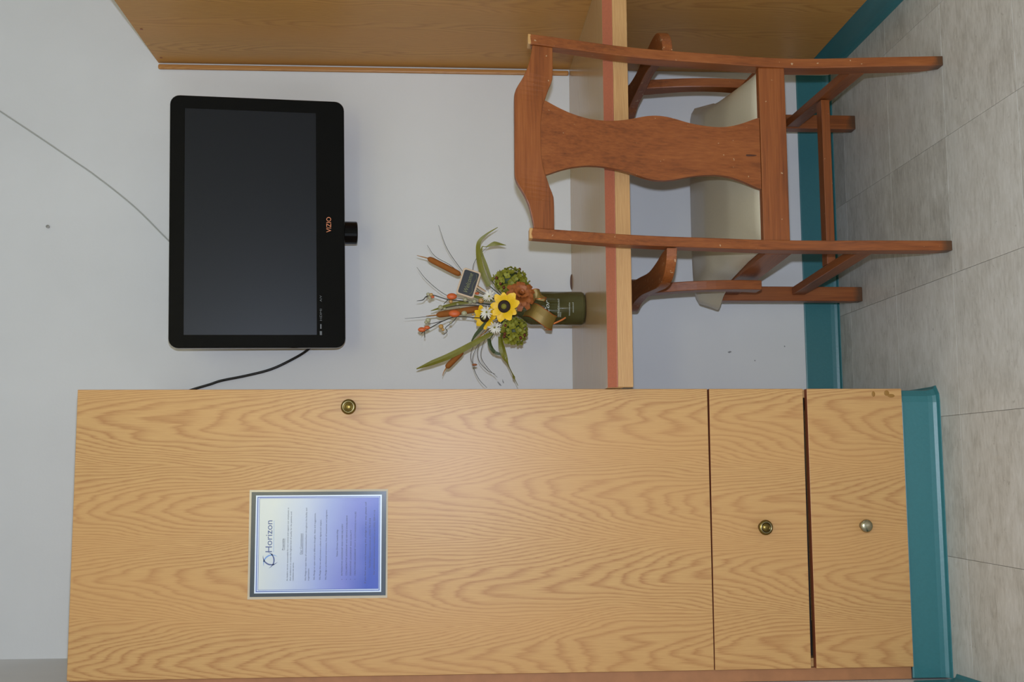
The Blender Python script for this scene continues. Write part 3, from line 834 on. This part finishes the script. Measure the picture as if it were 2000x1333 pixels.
def petal_mesh(name, L, wd, mat, cup=.15, tipw=.25):
    bm = bmesh.new()
    band(bm, [(0, 0, 0), (L*.35, 0, L*cup*.6), (L*.7, 0, L*cup), (L, 0, L*cup*.7)], (0, 1, 0), [wd*.35, wd, wd*.85, wd*tipw*.4], .0008, 4, .12)
    bmesh.ops.recalc_face_normals(bm, faces=bm.faces); me = bpy.data.meshes.new(name); bm.to_mesh(me); bm.free(); me.materials.append(mat); return me

def place(me, name, parent, c, frame_, ang, elev, scale=1.0):
    """petal leaving centre c; frame_ columns (u, v, n)"""
    o = bpy.data.objects.new(name, me); COL.objects.link(o); o.parent = parent
    m = frame_ @ Matrix.Rotation(ang, 3, 'Z') @ Matrix.Rotation(-elev, 3, 'Y')
    o.matrix_local = Matrix.Translation(Vector(c)-root_of(parent).location) @ m.to_4x4() @ Matrix.Scale(scale, 4)
    return o

def facing(n):
    n = Vector(n).normalized(); u = Vector((1, 0, 0)); u = (u-n*u.dot(n)).normalized(); v = n.cross(u)
    return Matrix((u, v, n)).transposed()

def stem(parent, c, r=.0016, mat=None, mid=None):
    e = nxt(); bm = bmesh.new(); c = Vector(c)
    tube(bm, [c, (c*.45+e*.55)+Vector((0, .004, .0)), e, e-Vector((0, 0, .03))], r, 6, 4)
    return obj('stem', bm, mat or G3, parent)

# sunflowers
pm = petal_mesh('petal', .031, .024, YEL, .12, .6)
def sunflower(c, n, label, sc=1.0, count=10):
    t = thing('sunflower', c, label, 'flower'); F_ = facing(n); stem(t, c)
    for k in range(count):
        place(pm, 'petal', t, Vector(c)+F_ @ Vector((.011*sc*math.cos(2*math.pi*k/count), .011*sc*math.sin(2*math.pi*k/count), -.002)), F_, 2*math.pi*k/count+R.uniform(-.16, .16), R.uniform(-.05, .45), sc*R.uniform(.8, 1.12))
    Mx = Matrix.Translation(c) @ F_.to_4x4()
    bm = bmesh.new(); lathe(bm, [(0, -.004), (.014*sc, -.003), (.0165*sc, .001), (.0145*sc, .005), (.010*sc, .006), (0, .005)], 20, Mx, cap=False); obj('seed_ring', bm, DBR, t, smooth=True)
    bm = bmesh.new(); lathe(bm, [(.0075*sc, .005), (.0065*sc, .008), (0, .009)], 16, Mx, cap=False); obj('seed_heart', bm, SEED, t, smooth=True)
    for k in range(4): place(pm_s, 'sepal', t, Vector(c)+F_ @ Vector((0, 0, -.004)), F_, k*1.57+.8, -.1, .9)
    return t
pm_s = petal_mesh('sepal', .030, .013, G3, .05, .1)
sunflower(P(984, 600, -.090), (-.15, -1, .25), 'bright yellow sunflower with dark ringed heart at the front of the bouquet', .95, 9)
sunflower(P(946, 621, -.030), (-.35, -1, .5), 'smaller yellow sunflower half hidden behind the cream daisies', .8, 8)

# rust chrysanthemum
c = P(1015, 580, -.060); t = thing('rust_chrysanthemum', c, 'rust brown chrysanthemum with many petals above the ribbon', 'flower'); F_ = facing((.25, -1, -.1)); stem(t, c)
mm = petal_mesh('petal', .029, .0150, MUM, .3, 1.2)
for ring, (cnt, el, sc) in enumerate(((14, -.15, 1.25), (12, .25, 1.1), (10, .65, .9), (7, 1.05, .6))):
    for k in range(cnt):
        place(mm, 'petal', t, Vector(c)+F_ @ Vector((0, 0, .003*ring)), F_, 2*math.pi*(k+.5*ring)/cnt+R.uniform(-.1, .1), el+R.uniform(-.1, .1), sc*R.uniform(.9, 1.1))
bm = bmesh.new(); sphere(bm, Vector(c)+F_ @ Vector((0, 0, .006)), .007, 1, 1, 1, 10); obj('heart', bm, DBR, t, smooth=True)

# hydrangeas
def hydrangea(c, rx, ry, rz, label):
    t = thing('green_hydrangea', c, label, 'flower'); stem(t, c, .002)
    bm = bmesh.new(); sphere(bm, c, 1, rx*.82, ry*.82, rz*.82, 14); obj('flower_core', bm, G3, t, smooth=True)
    bm = bmesh.new(); n = 60
    for k in range(n):
        zz_ = 1-2*(k+.5)/n; a = k*2.39996; r_ = math.sqrt(1-zz_*zz_); d = Vector((r_*math.cos(a), r_*math.sin(a), zz_))
        jj = R.uniform(.86, 1.12); q = Vector(c)+Vector((d.x*rx, d.y*ry, d.z*rz))*jj; Fr = facing((d+Vector((R.uniform(-.3, .3), R.uniform(-.3, .3), R.uniform(-.3, .3)))).normalized())
        for p_ in range(4):
            a2 = p_*math.pi/2+k; s_ = R.uniform(.0075, .0105)
            dirv = Fr @ Vector((math.cos(a2), math.sin(a2), .25)); side = Fr @ Vector((-math.sin(a2), math.cos(a2), 0)); nrm = Fr @ Vector((0, 0, 1))
            pts = [q+dirv*s_*.1-side*s_*.18, q+dirv*s_*.1+side*s_*.18, q+dirv*s_*.55+side*s_*.5, q+dirv*s_*.92+side*s_*.34+nrm*s_*.2, q+dirv*s_*1.05+nrm*s_*.1, q+dirv*s_*.92-side*s_*.34+nrm*s_*.2, q+dirv*s_*.55-side*s_*.5]
            top_ = [bm.verts.new(p) for p in pts]; bt_ = [bm.verts.new(p-nrm*.0007) for p in pts]
            bm.faces.new(top_); bm.faces.new(bt_[::-1])
            for i in range(7): bm.faces.new((top_[i], bt_[i], bt_[(i+1) % 7], top_[(i+1) % 7]))
    tag(obj('florets', bm, G2, t), kind='stuff')
    for k in range(5):
        d = Vector((R.uniform(-1, 1), R.uniform(-1, -.2), R.uniform(-1, 1))).normalized()
        bm = bmesh.new(); sphere(bm, Vector(c)+Vector((d.x*rx*1.12, d.y*ry*1.12, d.z*rz*1.12)), .0045, 1, 1, .8, 8); obj('rust_bud', bm, plain('dark_rust', lin(104, 46, 22), .6) if k == 0 else bpy.data.materials['dark_rust'], t, smooth=True)
hydrangea(P(996, 550, -.020), .029, .034, .040, 'green hydrangea head beside the rust chrysanthemum, below the sign')
hydrangea(P(1003, 648, -.025), .030, .032, .030, 'green hydrangea head beneath the bright sunflower on the wardrobe side')

# cream daisies
dm = petal_mesh('petal', .018, .0042, WHT, .1, .8)
for (px, py, dy, n, lb) in ((955, 581, -.045, (.3, -1, .5), 'cream daisy next to the stick of the welcome sign'), (950, 611, -.050, (-.1, -1, .7), 'cream daisy above the bright sunflower in the bouquet'), (965, 640, -.050, (-.6, -1, .2), 'cream daisy beside the long green leaf')):
    c = P(px, py, dy); t = thing('cream_daisy', c, lb, 'flower', 'cream daisies in the bouquet'); F_ = facing(n); stem(t, c, .001)
    for k in range(16): place(dm, 'petal', t, c, F_, 2*math.pi*k/16+R.uniform(-.1, .1), R.uniform(-.1, .5), R.uniform(.85, 1.1))
    bm = bmesh.new(); sphere(bm, c, .0035, 1, 1, 1, 8); obj('heart', bm, SEED, t, smooth=True)

# cattails
def cattail(tip, a, b_, r, label, dy=0.0):
    A, B, Tp = P(*a, dy), P(*b_, dy), P(*tip, dy)
    t = thing('cattail', B, label, 'cattail', None); bm = bmesh.new()
    d = (B-A); tube(bm, [A, A+d*.06, A+d*.2, A+d*.8, A+d*.95, B], [r*.3, r*.85, r, r*1.02, r*.85, r*.3], 12, 4); obj('head', bm, CAT, t, smooth=True)
    bm = bmesh.new(); tube(bm, [A-d*-.02, (A+Tp)/2+Vector((0, 0, .001)), Tp], [.0016, .0012, .0006], 6, 4); obj('tip_spike', bm, STRAW, t)
    e = nxt(); bm = bmesh.new(); tube(bm, [B-d*.02, B*.6+e*.4+d*.08, e, e-Vector((0, 0, .03))], .0014, 6, 4); obj('stem', bm, STRAW, t)
cattail((814, 502), (835, 507), (899, 539), .0075, 'brown cattail leaning outward behind the welcome sign', .02)
cattail((832, 619), (852, 617), (938, 604), .0085, 'thick brown cattail standing upright among the berry sprays', .01)
cattail((864, 733), (871, 718), (903, 686), .0072, 'short brown cattail lying along the long low leaf', -.005)

# blade leaves
def blade(pts, widths, label, dys, wd=(1, 0, .3), mat=None):
    pp = [P(a, b_, d) for (a, b_), d in zip(pts, dys)]
    e = nxt(); t = thing('blade_leaf', pp[0], label, 'leaf', None)
    d0 = (pp[1]-pp[0]).normalized()
    bm = bmesh.new(); band(bm, pp, wd, [x*.00128 for x in widths], .0014, 6, .18); obj('blade', bm, mat or G1, t)
    bm = bmesh.new(); tube(bm, [pp[0]+d0*.004, pp[0]*.55+e*.45, e, e-Vector((0, 0, .03))], .0012, 6, 4); obj('stem', bm, G3, t)
blade([(960, 651), (930, 668), (880, 694), (845, 708), (814, 720)], [7, 11, 12, 10, 2], 'long green blade leaf reaching up and out toward the wardrobe', (-.02, -.025, -.02, -.01, 0), (.5, 0, .9))
blade([(954, 561), (940, 530), (934, 500), (935, 476), (950, 460), (972, 446)], [9, 11, 10, 8, 4, 1], 'green blade leaf rising beside the sign and bending over at the tip', (-.01, -.01, -.005, 0, -.005, -.01), (.5, 0, .9))
blade([(959, 551), (948, 520), (940, 495), (942, 484), (950, 484), (966, 478), (988, 481)], [6, 7, 4, 2, 2, 9, 1], 'kinked green blade leaf with a drooping end behind the sign', (0, 0, 0, 0, -.005, -.01, -.015), (.5, 0, .9), )
blade([(976, 658), (979, 678), (986, 702), (998, 728), (1010, 752)], [9, 13, 10, 7, 1], 'green blade leaf hanging down toward the desk', (-.02, -.025, -.025, -.02, -.02), (.9, 0, .45))
blade([(954, 662), (957, 677), (965, 688), (979, 693)], [7, 8, 7, 4], 'short curled green leaf looping under the long blade', (-.015, -.02, -.02, -.02), (.6, 0, .9), G3)
blade([(950, 629), (940, 641), (928, 655), (920, 667)], [6, 8, 6, 2], 'small dark green leaf beside the half hidden sunflower', (-.03, -.03, -.03, -.028), (.5, 0, .9), G3)
blade([(918, 592), (896, 594), (868, 601), (841, 609)], [5, 8, 7, 1], 'narrow green leaf between the berry twigs', (.0, .0, .0, .0), (1, 0, .2))
blade([(960, 590), (945, 586), (930, 582), (920, 578)], [5, 7, 6, 2], 'small green leaf below the corner of the welcome sign', (-.01, -.012, -.012, -.01), (1, 0, .2))

# wiry grasses
def wire(pts, label, dy=0.0, r=.0007, bud=None):
    pp = [P(a, b_, dy) for a, b_ in pts]; e = nxt(); t = thing('wiry_stalk', pp[-1], label, 'stalk', None)
    bm = bmesh.new(); tube(bm, pp+[pp[-1]*.5+e*.5, e, e-Vector((0, 0, .03))], [.0004]+[r]*(len(pp)+2), 5, 5); obj('stalk', bm, TWIG, t)
    if bud:
        bm = bmesh.new(); sphere(bm, P(*bud, dy), .003, 1, 1, 2.2, 8); obj('bud', bm, MUM, t, smooth=True)
wire([(856, 443), (872, 487), (899, 527), (930, 565)], 'tall wiry stalk arching highest behind the cattail', .03)
wire([(834, 482), (850, 504), (885, 525), (930, 570)], 'pale wiry stalk running just above the leaning cattail', .035)
wire([(814, 525), (834, 550), (872, 579), (915, 588)], 'wiry stalk pointing up between sign and berry twigs', .02)
wire([(951, 485), (931, 506), (923, 528), (930, 560)], 'short wiry stalk curving behind the blade leaf beside the sign', .015)
wire([(791, 624), (835, 620), (880, 615), (930, 610)], 'straight wiry stalk rising past the upright cattail', .015)
wire([(970, 736), (953, 720), (939, 698), (942, 674), (958, 645)], 'wiry stalk drooping low beneath the long leaf, inner one', .005)
wire([(966, 730), (950, 722), (934, 703), (934, 676), (955, 645)], 'wiry stalk drooping low beneath the long leaf, middle one', .01)
wire([(950, 756), (934, 739), (923, 714), (920, 685), (950, 640)], 'longest drooping wiry stalk touching the wardrobe side', .0)
wire([(927, 720), (922, 701), (930, 679), (952, 645)], 'short drooping wiry stalk ending in a brown bud', -.005, bud=(926, 712))

# berry sprays
def spray(main, sides, beads, buds, label, dy):
    pp = [P(a, b_, dy) for a, b_ in main]; e = nxt(); t = thing('berry_spray', pp[-1], label, 'berry spray', None)
    bm = bmesh.new(); tube(bm, pp+[pp[-1]*.5+e*.5, e, e-Vector((0, 0, .03))], [.0006]+[.0012]*(len(pp)+2), 6, 5); obj('twig', bm, TWIG, t)
    for s in sides:
        bm = bmesh.new(); tube(bm, [P(a, b_, dy-.004) for a, b_ in s], [.0011, .0008, .0006][:len(s)] if len(s) <= 3 else .0009, 6, 4); obj('side_twig', bm, TWIG, t)
    for (a, b_, r, m_) in beads:
        bm = bmesh.new(); sphere(bm, P(a, b_, dy-.006), r*.00128, 1, 1, 1.05, 12); obj('berry', bm, {'c': PEARL, 'g': GBEAD}[m_], t, smooth=True)
    for (a, b_, r) in buds:
        bm = bmesh.new(); sphere(bm, P(a, b_, dy-.004), r*.00128, .8, .55, 1.25, 12); obj('orange_bud', bm, BUD, t, smooth=True)
spray([(814, 590), (826, 588), (833, 581), (847, 579), (874, 587), (905, 590), (953, 597)], [[(874, 588), (866, 596)], [(833, 583), (840, 576)]],
      [(836, 577, 3.5, 'c'), (842, 578, 3.5, 'g'), (839, 584, 3.2, 'c'), (880, 591, 3.6, 'g'), (908, 587, 4.5, 'c'), (918, 592, 4, 'c'), (926, 590, 4, 'c'), (939, 589, 5.5, 'g')], [(882, 581, 8), (844, 582, 3.5), (931, 575, 3.5)],
      'berry twig with glassy beads just under the welcome sign', -.02)
spray([(860, 608), (868, 604), (880, 601), (905, 598), (955, 600)], [], [(860, 602, 4.6, 'c'), (868, 605, 3, 'c'), (893, 596, 2.4, 'c'), (898, 602, 2.2, 'c')], [],
      'thin twig with a few clear beads along the narrow leaf', -.01)
spray([(826, 650), (840, 642), (866, 628), (892, 620), (930, 622), (956, 622)], [[(866, 628), (845, 633), (836, 634)], [(828, 648), (823, 653)], [(829, 647), (830, 660)], [(892, 620), (884, 630), (870, 641), (873, 648), (866, 655)]],
      [(836, 627, 4.8, 'c'), (832, 631, 3.2, 'c'), (861, 639, 4.6, 'g'), (865, 645, 3, 'g'), (906, 614, 5.4, 'c'), (880, 632, 2.6, 'c'), (923, 616, 2.2, 'g'), (955, 619, 3.4, 'g')], [(887, 614, 9), (824, 645, 6), (834, 641, 4.5)],
      'berry twig with orange buds and beads over the upright cattail', -.035)

# welcome sign on a stick
sc = P(914.5, 555, -.045); ws = thing('welcome_sign', sc, 'tiny black chalkboard sign reading Welcome in a pale wood frame on a stick', 'sign', rot=(.05, math.radians(17.4), 0))
bm = bmesh.new(); loft(bm, [[(x, y, z) for x, z in rrect(.0685, .0455, .006, 4)] for y in (0, .0028)]); obj('frame', bm, plain('pale_wood', lin(206, 178, 146), .6, var=.06), ws, world=False, bevel=.0006)
bm = bmesh.new(); loft(bm, [[(x, y, z) for x, z in rrect(.0605, .0375, .0045, 4)] for y in (-.0004, .0005)]); obj('chalkboard', bm, plain('chalkboard_black', lin(20, 20, 22), .5), ws, world=False)
chalk = plain('olive_chalk', lin(128, 130, 84), .7)
co, fs = text_mesh('Welcome', width=.049, height=.0115, shear=.35); bm = bmesh.new(); add_pts(bm, co, fs, lambda c: (c[0]+.001, -.0007, c[1]-.0045)); obj('lettering', bm, chalk, ws, world=False)
bm = bmesh.new(); tube(bm, [(-.026, -.0006, -.010), (-.018, -.0006, -.0145), (-.006, -.0006, -.0115), (.006, -.0006, -.0125), (.016, -.0006, -.0155), (.026, -.0006, -.0125)], .00045, 5, 6); obj('flourish', bm, chalk, ws, world=False)
bm = bmesh.new(); tube(bm, [(-.002, .0016, -.021), (-.009, .004, -.055), (-.0155, .012, -.085)], .0018, 8, 3); obj('stick', bm, bpy.data.materials['pale_wood'], ws, world=False)
